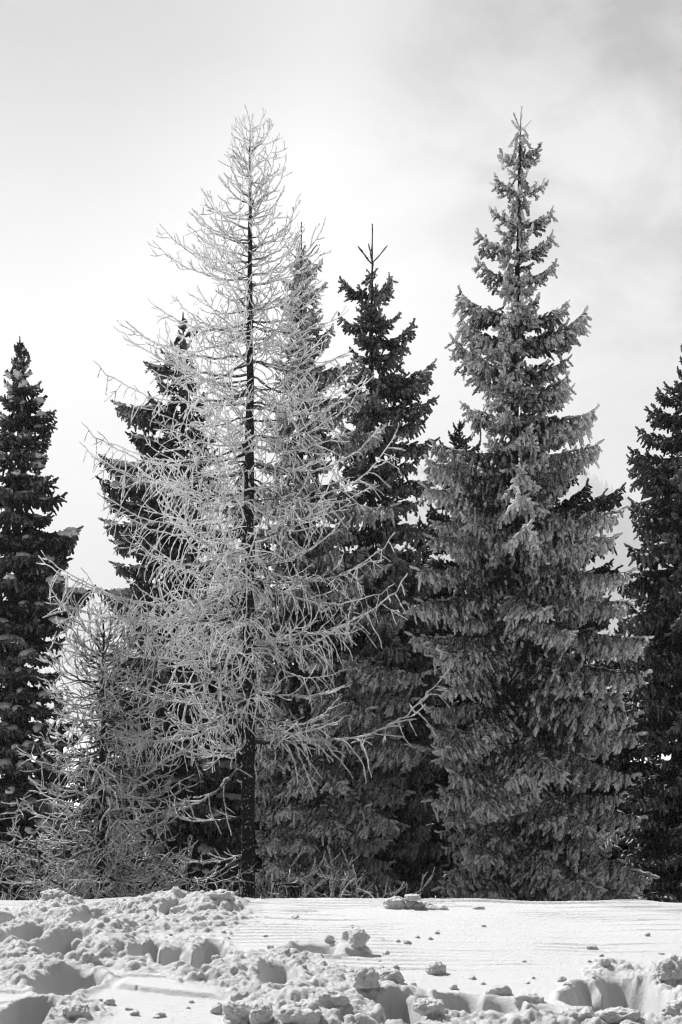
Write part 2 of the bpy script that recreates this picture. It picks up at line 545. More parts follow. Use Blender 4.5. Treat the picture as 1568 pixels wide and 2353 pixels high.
hx, hy = np.meshgrid(np.linspace(-1300, 1500, 120), np.linspace(2090, 3500, 60))
hz = hill_z(hx, hy)
hi = np.arange(hx.size).reshape(hx.shape)
mb = MB(); mb.add(np.stack([hx, hy, hz], -1).reshape(-1, 3), np.stack([hi[:-1, :-1], hi[:-1, 1:], hi[1:, 1:], hi[1:, :-1]], -1).reshape(-1, 4))
tag(link('hill', mb.mesh('hill', [M_hill])), 'forested mountainside fading into mist behind the trees', kind='structure')
mb = MB()
nf = 5200
fx, fy = rs.uniform(-1200, 1400, nf), rs.uniform(2350, 3060, nf)
fz = hill_z(fx, fy); fh = rs.uniform(8, 20, nf); fr = fh * rs.uniform(0.13, 0.2, nf)
th = np.arange(5) / 5 * 2 * np.pi
V = []; Fc = []
for a_, (h0, h1, kr) in enumerate(((0.0, 0.62, 1.0), (0.38, 1.0, 0.62))):
    base = np.stack([fx[:, None] + fr[:, None] * kr * np.cos(th + a_), fy[:, None] + fr[:, None] * kr * np.sin(th + a_), np.repeat((fz + fh * h0)[:, None], 5, 1)], -1)
    tipv = np.stack([fx, fy, fz + fh * h1], -1)[:, None, :]
    V.append(np.concatenate([base, tipv], 1).reshape(-1, 3))
    o_ = np.arange(nf)[:, None] * 6 + a_ * nf * 6
    for q in range(5): Fc.append(np.concatenate([o_ + q, o_ + (q + 1) % 5, o_ + 5], 1))
mb.add(np.concatenate(V), np.concatenate(Fc))
tag(link('far_forest', mb.mesh('far_forest', [M_hill_trees], smooth=False)), 'faint spruce forest on the misty mountainside', kind='stuff')

if HAZE:
    x0, x1, y0, y1, z0, z1 = -2650, 2650, -200, 3750, -26, 640
    hv = [(x, y, z) for z in (z0, z1) for y in (y0, y1) for x in (x0, x1)]
    hm = bpy.data.meshes.new('haze')
    hm.from_pydata(hv, [], [(0, 2, 3, 1), (4, 5, 7, 6), (0, 1, 5, 4), (2, 6, 7, 3), (0, 4, 6, 2), (1, 3, 7, 5)])
    m_, g_ = new_mat('pale_mist')
    pv_ = g_.n('ShaderNodeVolumePrincipled')
    pv_.inputs['Color'].default_value = grey(0.96)
    pv_.inputs['Density'].default_value = HAZE
    pv_.inputs['Anisotropy'].default_value = 0.2
    g_.nt.links.new(pv_.outputs[0], g_.n('ShaderNodeOutputMaterial').inputs['Volume'])
    hm.materials.append(m_)
    tag(link('haze', hm), 'thin pale winter mist filling the valley air', kind='stuff')

# ------------------------------------------------------------------ snow blocks and clods
def clod_mesh(seed, dims, blocky=0.5, sub=4, rough_=0.18):
    v, f = ico(sub)
    v = v.copy()
    p = 2 + blocky * 2.5
    v /= (np.abs(v) ** p).sum(1, keepdims=True) ** (1 / p)
    nrm = v / np.linalg.norm(v, axis=1, keepdims=True)
    dm_ = np.array(dims); md = float(np.sort(dm_)[:2].mean())
    v = v * dm_
    q = v / md * 1.3 + seed * 3.7
    n = fbm(q[:, 0], q[:, 1], q[:, 2], octv=3, seed=seed, rough=0.5)
    n2 = fbm(q[:, 0] * 4, q[:, 1] * 4, q[:, 2] * 4, octv=3, seed=seed + 5, rough=0.6)
    v += nrm * (md * rough_ * (2.4 * n + 0.75 * n2))[:, None]
    v[:, 2] = np.maximum(v[:, 2], -0.75 * dims[2])
    b = MB(); b.add(v, f)
    return b.mesh('snow_clod', [M_clod])


def put_clod(u, v, wu, hu, depth, label, seed, blocky=0.5, rot=0.0, tilt=0.0, group=None, name='snow_clod', D=None, lift=0.0, cat='snow lump', sub=5, rough_=0.18):
    """u,v = foot of the lump; wu,hu = its width and height in working-picture units"""
    x, y = ground_pt(u, v)
    if D: y = D; x = (u - CX) / F * y
    w, h = wu / F * y / 2, hu / F * y / 2
    me = clod_mesh(seed, (w, depth / 2, h * 1.1), blocky, sub, rough_)
    o = link(name, me)
    o.location = (x, y, height_at(x, y) + h * 0.42 + lift)
    o.rotation_euler = (0, tilt, rot)
    tag(o, label, cat, group)
    return o


put_clod(1001, 2230, 46, 38, 0.11, 'pyramid shaped lump of snow standing alone on the smooth slope', 1, 0.15, 0.4)
put_clod(1144, 2276, 58, 26, 0.10, 'rough slab of snow tipped up above the long trench', 2, 0.7, 0.15, -0.12, name='snow_block', cat='snow block')
put_clod(1216, 2297, 68, 26, 0.10, 'flat topped oblong snow block at the trench edge', 3, 0.9, -0.05, 0.03, name='snow_block', cat='snow block')
put_clod(1390, 2232, 26, 27, 0.06, 'upright ragged snow lump just above the deep right hole', 4, 0.3, 0.2)
put_clod(1292, 2251, 20, 16, 0.05, 'small round snow ball between oblong block and ragged lump', 5, 0.1)
put_clod(1360, 2178, 26, 9, 0.05, 'thin flat snow chip lying alone high on the right slope', 6, 0.8, name='snow_chip')
put_clod(421, 2240, 38, 40, 0.035, 'upright snow slab with straight edge in the middle hole', 7, 0.9, 0.15, 0.25, name='snow_slab', cat='snow slab', rough_=0.12)
put_clod(450, 2244, 26, 42, 0.035, 'narrow upright snow slab leaning beside its wider neighbour', 8, 0.8, -0.2, -0.12, name='snow_slab', cat='snow slab', rough_=0.12)
put_clod(824, 2192, 40, 50, 0.12, 'tall knobbly snow lump at the end of the shallow trough', 9, 0.3, 0.5, 0.2)
put_clod(793, 2178, 16, 40, 0.04, 'thin snow spike standing against the tall knobbly lump', 10, 0.4, 0, 0.1, name='snow_spike')
put_clod(757, 2172, 22, 20, 0.05, 'small pointed snow ridge left of the thin spike', 12, 0.3, 0, 0.1)
# pile on the crest
pile = [(905, 2084, 50, 30, 0.16, 'leftmost rounded block of the pile on the snow crest', 21, 0.5, 0.2),
        (935, 2080, 40, 26, 0.14, 'broken block in the middle of the crest pile', 22, 0.7, -0.3),
        (948, 2064, 36, 12, 0.12, 'thin slab capping the snow pile on the crest', 23, 0.9, 0.1),
        (968, 2083, 52, 20, 0.15, 'sloping block right of the capped crest pile', 24, 0.6, 0.3),
        (1000, 2084, 52, 9, 0.16, 'long flat slab trailing right from the crest pile', 25, 0.9, 0.0)]
for i, (u, v, w, h, d, lab, sd, bl, ro) in enumerate(pile):
    o = put_clod(u, v, w, h, d, lab, sd, bl, ro, group='snow blocks piled on the crest', name='snow_block', D=12.35 + 0.05 * (i % 2), cat='snow block')
    if 'capping' in lab: o.location.z += 0.085
put_clod(1100, 2082, 28, 8, 0.08, 'low snow lump on the crest under the right spruce', 26, 0.5, D=12.4)
# larger lumps in the churned lower part
lumps = [(545, 2345, 60, 58, 0.16, 'large angular snow lump near the bottom between two hollows', 31, 0.5, 0.3),
         (512, 2318, 56, 30, 0.12, 'dark faced snow lump beside the flat lower left snow', 32, 0.3, 0.2),
         (600, 2352, 50, 44, 0.14, 'rounded snow lump right of the large angular one', 33, 0.2, 0.1),
         (690, 2358, 90, 40, 0.20, 'broad snow boulder on the lower edge of the churned snow', 34, 0.4, 0.0),
         (840, 2296, 56, 44, 0.14, 'rough upright snow boulder above the lower middle trench', 35, 0.4, 0.2),
         (900, 2284, 48, 40, 0.12, 'snow boulder with dark face right of the rough upright one', 36, 0.5, -0.2),
         (760, 2340, 60, 44, 0.16, 'wedge of broken snow at the bottom middle', 37, 0.6, 0.4),
         (985, 2338, 60, 34, 0.14, 'crusty snow lump at the left end of the long trench', 38, 0.4, 0.0),
         (1535, 2262, 56, 44, 0.16, 'big snow boulder at right edge above the deep hole', 39, 0.3, 0.2),
         (1508, 2305, 46, 40, 0.13, 'snow boulder stacked under the big one at right edge', 40, 0.4, 0.5),
         (1548, 2340, 60, 40, 0.15, 'lowest snow boulder of the heap at right edge', 41, 0.3, 0.1),
         (1552, 2222, 40, 40, 0.12, 'topmost snow boulder of the heap at right edge', 42, 0.3, 0.1),
         (1330, 2350, 70, 26, 0.14, 'long crusty snow lump below the deep right hole', 43, 0.5, 0.1),
         (1420, 2352, 90, 28, 0.14, 'wide crusty snow lump at lower right edge of the hole', 44, 0.5, -0.1),
         (125, 2095, 52, 26, 0.16, 'dark snow block on the crest at far left', 45, 0.5, 0.2),
         (205, 2225, 40, 40, 0.12, 'upright snow lump right of the large left hollow', 46, 0.3, 0.3),
         (60, 2222, 80, 26, 0.14, 'low ridge lump left between two boot holes', 47, 0.4, 0.1),
         (178, 2345, 60, 34, 0.14, 'crusty snow lump right of the darkest lower left hole', 48, 0.3, 0.1),
         (500, 2100, 60, 26, 0.16, 'smooth snow block in the left crest heap', 49, 0.6, 0.2),
         (420, 2104, 52, 26, 0.14, 'rounded snow block left part of the left crest heap', 50, 0.5, 0.0)]
for (u, v, w, h, d, lab, sd, bl, ro) in lumps:
    put_clod(u, v, w, h, d, lab, sd, bl, ro, name='snow_lump', rough_=0.24)
# loose little clods
protos = [clod_mesh(70 + i, (0.02, 0.02, 0.015), rs.uniform(0, 0.6), 3, 0.25) for i in range(6)]
spots = [(297, 2320), (310, 2331), (360, 2336), (440, 2300), (370, 2332), (878, 2308 - 60), (1205, 2207), (1382, 2194), (1520, 2190), (1042, 2263), (1086, 2241),
         (1110, 2253), (1212, 2254), (1355, 2210), (1305, 2265), (890, 2241), (950, 2258), (910, 2222), (1365, 2250), (1112, 2136), (514, 2150), (392, 2156), (610, 2156),
         (660, 2200), (700, 2246), (730, 2235), (880, 2165), (915, 2168), (935, 2172), (960, 2160), (990, 2163), (1005, 2152), (1520, 2246)]
while len(spots) < 80:
    u, v = rs.uniform(0, 1568), rs.uniform(2110, 2350)
    if rs.random() < (0.9 if u < 900 else 0.18): spots.append((u, v))
for k, (u, v) in enumerate(spots):
    x, y = ground_pt(u, v)
    o = link('small_snow_clod', protos[k % 6])
    s = 0.35 + 1.25 * rs.random() ** 2.2
    if k < 33: s = max(s, 0.8)
    o.location = (x, y, height_at(x, y) + 0.003 * s); o.rotation_euler = (rs.uniform(-.3, .3), rs.uniform(-.3, .3), rs.uniform(0, 6.28))
    o.scale = (s * rs.uniform(0.8, 1.5), s, s * rs.uniform(0.8, 1.2))
    if v < 2165 and u > 560: w_ = 'lying high on the smooth slope under the crest'
    elif u < 560 and v < 2200: w_ = 'lying among the boot holes at upper left'
    elif u < 600: w_ = 'lying around the flat snow at lower left'
    elif u < 900: w_ = 'lying in the churned snow at lower middle'
    elif u < 1180: w_ = 'lying between the pyramid lump and the trench'
    else: w_ = 'lying on the smooth snow above the deep right hole'
    tag(o, 'small loose snow clod ' + w_, 'snow clod', 'small clods ' + w_[6:])


# ------------------------------------------------------------------ spruce boughs
def finger(b, p, d, l, r, rng, grav=0.5, attr=0.6, nn=26):
    d = d / (np.linalg.norm(d) + 1e-9)
    n = max(3, min(6, int(l / 0.045) + 2))
    t = np.linspace(0, 1, n)[:, None]
    P = p + d * l * t + np.array([0, 0, -1.0]) * grav * l * 0.5 * t * t
    P[1:-1] += rng.normal(0, r * 0.22, (n - 2, 3))
    attr = attr + rng.uniform(-0.28, 0.28)
    prof = np.interp(np.linspace(0, 1, n), [0, 0.2, 0.75, 1], [0.7, 1.0, 1.05, 0.75]) * r * 1.12 * rng.uniform(0.72, 1.25, n)
    at = np.linspace(attr - 0.12, attr + 0.12, n)
    b.tube(P, prof * 0.78, 5, 0, at, 0.28, rng)
    b.needles(P[:-1], prof[:-1], nn, rng, r * 0.62, 0.0045, attr + 0.12, fwd=0.35)
    if nn > 20:                      # short side shoots make the brush knobbly
        for q in range(int(rng.integers(1, 2 + int(l / 0.06)))):
            i = int(rng.integers(0, n - 1)); w = rng.random()
            c = P[i] * (1 - w) + P[i + 1] * w
            e = rng.normal(0, 1, 3); e /= np.linalg.norm(e); e = e + 0.5 * d
            e /= np.linalg.norm(e)
            rr = r * rng.uniform(0.45, 0.85)
            Q = c + e * np.array([[0], [0.6], [1.0]]) * r * rng.uniform(1.3, 2.4)
            b.tube(Q, np.array([0.7, 1.0, 0.5]) * rr, 4, 0, attr + rng.uniform(-0.1, 0.3), 0.3, rng)
    return P


def make_bough(L, seed, snow=0.0, sparse=1.0):
    rng = np.random.default_rng(seed)
    b = MB()
    n = 12
    s = np.linspace(0, 1, n)
    ph = rng.uniform(-1, 1)
    sag = 0.055 + 0.035 * rng.uniform(-1, 1)
    A = np.stack([L * s, 0.05 * L * np.sin(s * 3 + ph) - 0.05 * L * math.sin(ph), L * (-sag * np.sin(np.pi * s * 0.85) + (0.07 + 0.06 * max(0, 1 - L / 2.2)) * s ** 3)], 1)
    b.tube(A, np.linspace(0.010 + 0.006 * L, 0.005, n), 5, 1, 0.1)
    ax = lambda t: np.array([np.interp(t, s, A[:, i]) for i in range(3)])
    hang = min(1.0, max(0.0, (L - 0.35) / 0.9))
    step = (0.052 + 0.012 * L) / sparse
    t = 0.10 if L > 1 else 0.14
    R0 = 0.021 + 0.006 * min(L, 1.2)
    while t < 0.985:
        w = min(1.0, t / 0.28) * (1 - t) ** 0.75 + 0.05
        for sd in (-1, 1):
            if rng.random() < 0.08: continue
            ln = min(0.62, (0.40 if L > 1 else 0.46) * L * w) * rng.uniform(0.6, 1.2)
            p = ax(t + rng.uniform(-0.01, 0.01))
            an = R(rng.uniform(42, 68))
            d = np.array([math.cos(an), sd * math.sin(an), rng.uniform(-0.05, 0.22)])
            if ln < 0.10:
                finger(b, p, d + np.array([0, 0, -0.35 * hang]), max(0.06, ln), R0 * rng.uniform(0.7, 1.0), rng, 0.2, 0.55)
                continue
            m = 5; q = np.linspace(0, 1, m)[:, None]
            P = p + d * ln * q + np.array([0, 0, -1.0]) * ln * (0.18 + 0.4 * hang) * q * q
            b.tube(P, np.linspace(0.006, 0.004, m), 3, 1, 0.2)
            k = max(1, int(ln / 0.046))
            for j in range(k):
                qq = (j + rng.uniform(0.2, 1.0)) / k
                pp = np.array([np.interp(qq, q[:, 0], P[:, i]) for i in range(3)])
                sg = 1 if (j % 2) else -1
                dd = np.array([0.45, 0.25 * sd * 1.0, 0.0]) + np.array([0.5 * sg * -sd * 0.3, 0.5 * sg, 0]) * (1 - 0.55 * hang)
                dd = dd * (1 - 0.55 * hang) + np.array([0, 0, -1.0]) * (0.12 + 1.05 * hang) + rng.normal(0, 0.38, 3)
                fl = rng.uniform(0.06, 0.11) + hang * rng.uniform(0.0, 0.07) * (1 if rng.random() < 0.85 else 3.0)
                fl = min(fl, 0.45 * L + 0.03)
                finger(b, pp, dd, fl, R0 * rng.uniform(0.7, 1.08), rng, 0.3 + 0.4 * hang, -0.30 * hang + 0.25 * qq + (0.40 + 0.40 * hang) * t)  # rime grows toward the tips; inner shoots coloured darker for deeper shade
            finger(b, P[-1] - d * 0.03, P[-1] - P[-2] + np.array([0, 0, 0.02]), rng.uniform(0.07, 0.14), R0 * 0.95, rng, 0.1, 0.68)
        # along the axis
        finger(b, ax(t), np.array([0.5, rng.uniform(-0.4, 0.4), 0.35 - 1.1 * hang * (rng.random() < 0.6)]), rng.uniform(0.06, 0.12 + 0.08 * hang), R0 * 0.9, rng, 0.2, 0.1 + 0.5 * t)
        t += step / L * rng.uniform(0.8, 1.2)
    tip = A[-1] - A[-2]
    finger(b, A[-1] - tip * 0.3, tip + np.array([0, 0, 0.3 * np.linalg.norm(tip)]), 0.06 + 0.06 * min(L, 1.5), R0 * 0.9, rng, -0.1, 0.75)
    if snow > 0:
        def lump(p, sx, sy, an, c):
            v, f = ico(2); v = v.copy()
            nse = fbm(v[:, 0] * 1.7 + c, v[:, 1] * 1.7 + seed, v[:, 2] * 1.7, octv=2, seed=c)
            v *= (1 + 0.55 * nse)[:, None]
            v *= np.array([sx, sy, min(sx, sy) * 0.62])
            v[:, 2] -= (v[:, 1] ** 2) * 2.0      # drapes over the twigs
            x, y = v[:, 0] * math.cos(an) - v[:, 1] * math.sin(an), v[:, 0] * math.sin(an) + v[:, 1] * math.cos(an)
            v[:, 0], v[:, 1] = x, y
            b.add(v + p, f, 2, 1.0)
        c = 0
        for run in range(1 + int(L * snow * 0.9)):
            t0 = rng.uniform(0.35, 0.9); t1 = min(0.99, t0 + rng.uniform(0.12, 0.35))
            tt = t0
            off = rng.uniform(-1, 1) * 0.5 * (run > 0)
            while tt < t1:
                w = min(1.0, tt / 0.28) * (1 - tt) ** 0.7 * 0.30 * L + 0.03
                sx = rng.uniform(0.06, 0.12) * (0.8 + 0.25 * min(L, 2)); sy = min(w * 1.2, sx * rng.uniform(0.7, 1.3))
                y = off * w
                lump(ax(tt) + np.array([0, y, 0.012 - 0.3 * abs(y)]), sx, sy, rng.uniform(-.3, .3) + off * 0.6, c)
                tt += sx * 0.9 / L; c += 1
    return b


BL = [0.22, 0.42, 0.75, 1.15, 1.65, 2.3]
LIB = {}


def bough_mesh(L, k, fol, snow):
    key = (L, k, fol.name, snow)
    if key not in LIB:
        base = (L, k, snow)
        if base not in LIB:
            LIB[base] = make_bough(L, 100 + int(L * 100) + k * 17 + int(snow * 5), snow)
        LIB[key] = LIB[base].mesh('bough', [fol, M_bark if fol is not M_frosty else M_mid, M_pad])
    return LIB[key]


def place_bough(root, base, az, pitch, length, fol, snow, rng, roll=0.0):
    L = min(BL, key=lambda q: abs(math.log(q / length)))
    me = bough_mesh(L, int(rng.integers(0, 3)), fol, snow)
    o = bpy.data.objects.new('bough', me); COL.objects.link(o); o.parent = root
    o.location = base
    o.rotation_euler = Euler((roll, -pitch, az), 'XYZ')
    s = length / L
    sz = max(s, 0.8) if L < 2 else s
    o.scale = (s, sz * (1 if rng.random() < 0.5 else -1), sz)
    return o


def trunk_part(root, pts, rads, mat, name='trunk', k=12, seed=0):
    rng = np.random.default_rng(seed)
    pts = np.asarray(pts, float)
    n = 46
    t = np.linspace(0, 1, n); tt = np.linspace(0, 1, len(pts))
    P = np.stack([np.interp(t, tt, pts[:, i]) for i in range(3)], 1)
    P[1:-1, :2] += rng.normal(0, 0.006, (n - 2, 2))
    rr = np.interp(t, tt, rads)
    b = MB(); b.tube(P, rr, k, 0, 0.3, 0.10, rng)
    return link(name, b.mesh(name, [mat]), root)


def spruce(label, top, bu, D, prof, fol, snow=0.0, seed=0, n=270, tw=30, leader='short', gap=None, pmid=-4, plow=-26, vend=2120, z0=-1.85, back=0.75, group=None, k_up=1.0, tips=(), fill=0.8, inner=0, whorls=None, name='spruce_tree'):
    """top=(u,v); prof = [(v, left, right)] crown half widths in working-picture units at tip height"""
    rng = np.random.default_rng(seed)
    T = to_world(top[0], top[1], D)
    bx = (bu - CX) / F * D
    root = bpy.data.objects.new(name, None); COL.objects.link(root)
    root.location = (bx, D, z0)
    root.empty_display_size = 0.3
    tag(root, label, 'tree', group)
    Ht = T.z - z0
    lean = T.x - bx
    r0 = tw / F * D / 2
    ctr = lambda z: np.array([lean * (z / Ht), 0.0, z])
    trunk_part(root, [ctr(0), ctr(Ht * 0.5), ctr(Ht * 0.92), ctr(Ht * 0.995)], [r0 * 1.15, r0 * 0.72, r0 * 0.12 + 0.008, 0.006], M_bark, seed=seed)
    pv = np.array([p[0] for p in prof]); pl = np.array([p[1] for p in prof]); pr = np.array([p[2] for p in prof])
    zf = lambda v: CAMH + (HY - v) / F * D - z0
    zt = zf(pv)[::-1]; ll = (pl / F * D)[::-1]; lr = (pr / F * D)[::-1]
    # leader shoots
    b = MB()
    ztop = zt[-1]
    if leader == 'knobs':
        zz = Ht * 0.999 - ztop
        finger(b, ctr(Ht * 0.988), np.array([0.05, 0, 1.0]), 0.26, 0.022, rng, 0, 0.6, 40)
        for sx, an in ((-1, 0.45), (1, 0.9), (-1, 0.8)):
            finger(b, ctr(Ht - 0.30 - 0.05 * rng.random()), np.array([sx * math.sin(an), rng.uniform(-.4, .2), math.cos(an)]), 0.30 if an < 0.5 else 0.24, 0.020, rng, -0.2, 0.6, 40)
        z = Ht - 0.42
        while z > ztop - 0.3:
            a = rng.uniform(0, 6.28)
            finger(b, ctr(z), np.array([math.cos(a), math.sin(a), 0.1]), rng.uniform(0.06, 0.12), 0.024, rng, 0.0, 0.6, 24)
            z -= 0.035
    elif leader == 'spire':
        P = np.array([ctr(Ht - 0.02 - q) for q in np.linspace(1.25, 0, 10)])
        b.tube(P, np.linspace(0.016, 0.012, 10), 5, 0, 0.35, 0.3, rng); b.needles(P, np.full(10, 0.012), 90, rng, 0.018, 0.003, 0.5)
        for dz, ln, a in ((0.78, 0.42, 0.1), (0.80, 0.40, 3.3), (0.76, 0.34, 4.4), (0.82, 0.3, 1.6), (1.0, 0.16, 0.4), (1.02, 0.16, 3.0)):
            finger(b, ctr(Ht - dz), np.array([math.cos(a) * 0.75, math.sin(a) * 0.75, 0.75]), ln, 0.017, rng, -0.25, 0.4, 40)
    else:
        P = np.array([ctr(Ht - 0.0 - q) for q in np.linspace(0.35, -0.05, 5)])
        b.tube(P, np.array([0.022, 0.022, 0.02, 0.018, 0.01]), 5, 0, 0.4, 0.3, rng); b.needles(P, np.full(5, 0.016), 60, rng, 0.022, 0.003, 0.5)
        for q in range(10):
            a = rng.uniform(0, 6.28)
            finger(b, ctr(Ht - 0.12 - 0.03 * q), np.array([math.cos(a), math.sin(a), 0.8]), 0.07 + 0.012 * q, 0.02, rng, 0, 0.5, 20)
    link('leader', b.mesh('leader', [fol]), root)
    # short hanging shoots close round the stem
    if inner:
        b = MB()
        for q in range(inner):
            f_ = rng.random() ** 0.8
            z = ztop + 0.1 - f_ * (ztop - 0.25 * Ht) * 1.0
            vv = HY - (z + z0 - CAMH) / D * F
            a_ = rng.uniform(0, 6.283)
            if gap and any(g0 - 45 < vv < g1 for g0, g1 in gap): continue
            wq = 0.5 * (np.interp(z, zt, ll) + np.interp(z, zt, lr))
            rr_ = rng.uniform(0.05, 0.30) * min(wq, 1.0) + 0.02
            c = ctr(z) + np.array([math.cos(a_) * rr_, math.sin(a_) * rr_, 0])
            finger(b, c, np.array([math.cos(a_) * 0.5, math.sin(a_) * 0.5, -1.0]) + rng.normal(0, 0.35, 3), rng.uniform(0.09, 0.26), 0.030 * rng.uniform(0.7, 1.1), rng, 0.5, 0.10 + 0.3 * (f_ < 0.35), 22)  # low frost value puts shade into the colour deep in the crown
        tag(link('inner_shoots', b.mesh('inner_shoots', [fol]), root), kind='stuff')
    # the boughs that stand out of the outline
    cnt = 0
    for tp in tips:
        u1, v1, va = tp[:3]
        za = min(zf(va), Ht * 0.975); c = ctr(za)
        dx = (u1 - CX) / F * D - (bx + c[0]); dz = zf(v1) - za
        dy = -abs(dx) * rng.uniform(0.05, 0.45) if len(tp) < 4 else -tp[3]
        Lh = math.hypot(dx, dy)
        place_bough(root, (c[0], 0, za), math.atan2(dy, dx), math.atan2(dz, Lh), math.hypot(Lh, dz) * 1.0, fol, snow, rng, rng.uniform(-0.1, 0.1))
        cnt += 1
    # boughs in loose whorls
    zb = zf(vend)
    span = ztop - zb
    z = ztop
    levels = []
    wh = 0.20
    while z > zb:
        f = (ztop - z) / span
        levels.append((z, f)); z -= (wh * 1.15 + 0.10 * min(1, f * 3)) * rng.uniform(0.88, 1.12) * (1.25 if 0.08 < f < 0.42 else 1.0)
    if whorls:
        zl = zf(whorls[-1])
        levels = sorted([(zf(q), (ztop - zf(q)) / span) for q in whorls] + [l_ for l_ in levels if l_[0] < zl - 0.12], reverse=True)
    per = max(3, (n - 6 - len(tips)) / len(levels))
    acc = 0
    for (z, f) in levels:
        acc += per * (0.8 + 0.35 * min(1, f * 2)) / 1.1
        k = int(acc); acc -= k
        a0 = rng.uniform(0, 6.28)
        for i in range(k):
            if cnt >= 292: break
            az = a0 + i / k * 2 * math.pi + rng.uniform(-0.25, 0.25)
            ca, sa = math.cos(az), math.sin(az)
            if sa > 0.55 and rng.random() > back: continue
            zz = z + rng.uniform(-0.045, 0.045)
            wl, wr = np.interp(zz, zt, ll), np.interp(zz, zt, lr)
            wside = wr if ca > 0 else wl
            wav = 0.5 * (wl + wr)
            W = wside * abs(ca) ** 1.0 + wav * (1 - abs(ca))
            fac = rng.choice([1.0, 0.93, 0.8, 0.62], p=[0.4, 0.28, 0.2, 0.12])
            if tips and abs(ca) > 0.3: W *= fill + (0.95 - fill) * min(1, f * 1.3) * (f > 0.4)
            W = max(0.10, W * fac * rng.uniform(0.92, 1.06))
            pt = np.interp(f, [0, 0.06, 0.25, 0.6, 1.0], [42 * k_up, 22 * k_up, pmid + 6, pmid - 4, plow]) + rng.uniform(-7, 7)
            pt = R(pt)
            za = zz - W * math.tan(pt) if pt > 0 else zz + W * math.tan(-pt) * 0.75
            za = min(za, Ht * 0.985)
            if za < 0.15: za = 0.15 + rng.uniform(0, 0.3)
            if gap and abs(ca) < 0.93 and sa < 0:
                vv = HY - (za + z0 - CAMH) / D * F
                if any(g0 - 80 + 190 * min(0, sa + 0.15) < vv < g1 for g0, g1 in gap): 
                    if rng.random() < 0.93: continue
            c = ctr(za)
            place_bough(root, (c[0], 0, za), az, pt, W / max(0.6, math.cos(pt)), fol, snow if rng.random() < 0.7 else 0.0, rng, rng.uniform(-0.15, 0.15))
            cnt += 1
    return root


# ------------------------------------------------------------------ larch branches
def twig(b, p, d, l, r, rng, up=0.0, grav=0.0, attr=0.6, k=4, seg=0.045, r1=None):
    n = max(3, int(l / seg) + 1)
    d = np.array(d, float); d /= np.linalg.norm(d) + 1e-9
    P = [np.array(p, float)]
    st = l / (n - 1)
    for i in range(n - 1):
        f = i / max(1, n - 2)
        d = d + np.array([0, 0, (up * (0.4 + f) - grav * (1 - 0.5 * f))]) * st * 2.2 + rng.normal(0, 0.085, 3)
        d /= np.linalg.norm(d)
        P.append(P[-1] + d * st)
    P = np.array(P)
    rr = np.linspace(r, r * 0.75 if r1 is None else r1, n) * rng.uniform(0.68, 1.35, n)
    b.tube(P, rr, k, 0, attr + rng.uniform(-0.15, 0.2), 0.3, rng)
    return P


def make_larch_branch(L, seed, pend):
    """pend 0 = crisp upswept (upper crown), 1 = weeping side shoots (lower crown)"""
    rng = np.random.default_rng(seed)
    b = MB()
    n = max(5, int(L / 0.07))
    s = np.linspace(0, 1, n)
    sag = (0.10 + 0.08 * pend) + rng.uniform(-0.03, 0.03)
    y = np.cumsum(np.cumsum(rng.normal(0, 0.035, n))) * 0.07 * 0.6
    A = np.stack([L * s, y - y[0], L * (-sag * np.sin(np.pi * s * 0.8) + (0.20 - 0.08 * pend) * s ** 2.5)], 1)
    A[:, 2] += rng.normal(0, 0.008, n) + np.cumsum(rng.normal(0, 0.010, n))
    # heavier wood stays dark inside, the outer half is white with rime
    b.tube(A, np.linspace(0.010 + 0.0055 * L, 0.0085, n) * rng.uniform(0.85, 1.2, n), 5, 0, np.interp(s, [0, 0.25, 0.55, 1], [-0.35 if L > 1 else 0.2, 0.0, 0.45, 0.7]), 0.2, rng)
    ax = lambda t: np.array([np.interp(t, s, A[:, i]) for i in range(3)])
    t = 0.10
    sd = 1
    while t < 0.99:
        p = ax(t); sd = -sd
        ln = (0.20 + 0.34 * L * (1 - t) ** 0.8 * min(1, t * 4)) * rng.uniform(0.45, 1.25)
        ln = min(ln, 0.95)
        weep = rng.random() < pend * 0.72
        if weep:
            P = twig(b, p, [rng.uniform(-0.2, 0.7), sd * rng.uniform(0.1, 0.8), rng.uniform(-0.6, 0.2)], min(0.75, ln * 1.0 + 0.06), 0.0106, rng, 0.25, 1.6, 0.70)
        else:
            an = R(rng.uniform(28, 65))
            P = twig(b, p, [math.cos(an), sd * math.sin(an), rng.uniform(-0.25, 0.35)], ln, 0.0108, rng, 1.2 - 0.5 * pend, 0.25, 0.62)
        m = len(P)
        kk = int(ln / (0.21 if not weep else 0.32) + rng.random())
        for j in range(kk):
            i = rng.integers(max(1, m // 5), m)
            dl = P[min(i, m - 1)] - P[i - 1]; dl /= np.linalg.norm(dl) + 1e-9
            tv = dl * 0.9 + rng.normal(0, 0.45, 3) + np.array([0, 0, 0.25 * (1 - pend)])
            if pend > 0 and rng.random() < 0.5 * pend: tv[2] -= 0.9
            twig(b, P[i], tv, rng.uniform(0.06, 0.24) * (0.7 + 0.25 * L ** 0.5), 0.0092, rng, 0.9 * (1 - pend), 0.3 + 0.9 * pend, 0.66, 3 if rng.random() < 0.5 else 4)
        t += rng.uniform(0.085, 0.17) / L
    for q in range(2):
        twig(b, A[-1], [0.8, rng.uniform(-.5, .5), rng.uniform(-0.1, .6)], rng.uniform(0.1, 0.25), 0.009, rng, 1.2, 0, 0.7)
    return b


LL = [0.35, 0.7, 1.2, 1.9, 2.9]
LLIB = {}


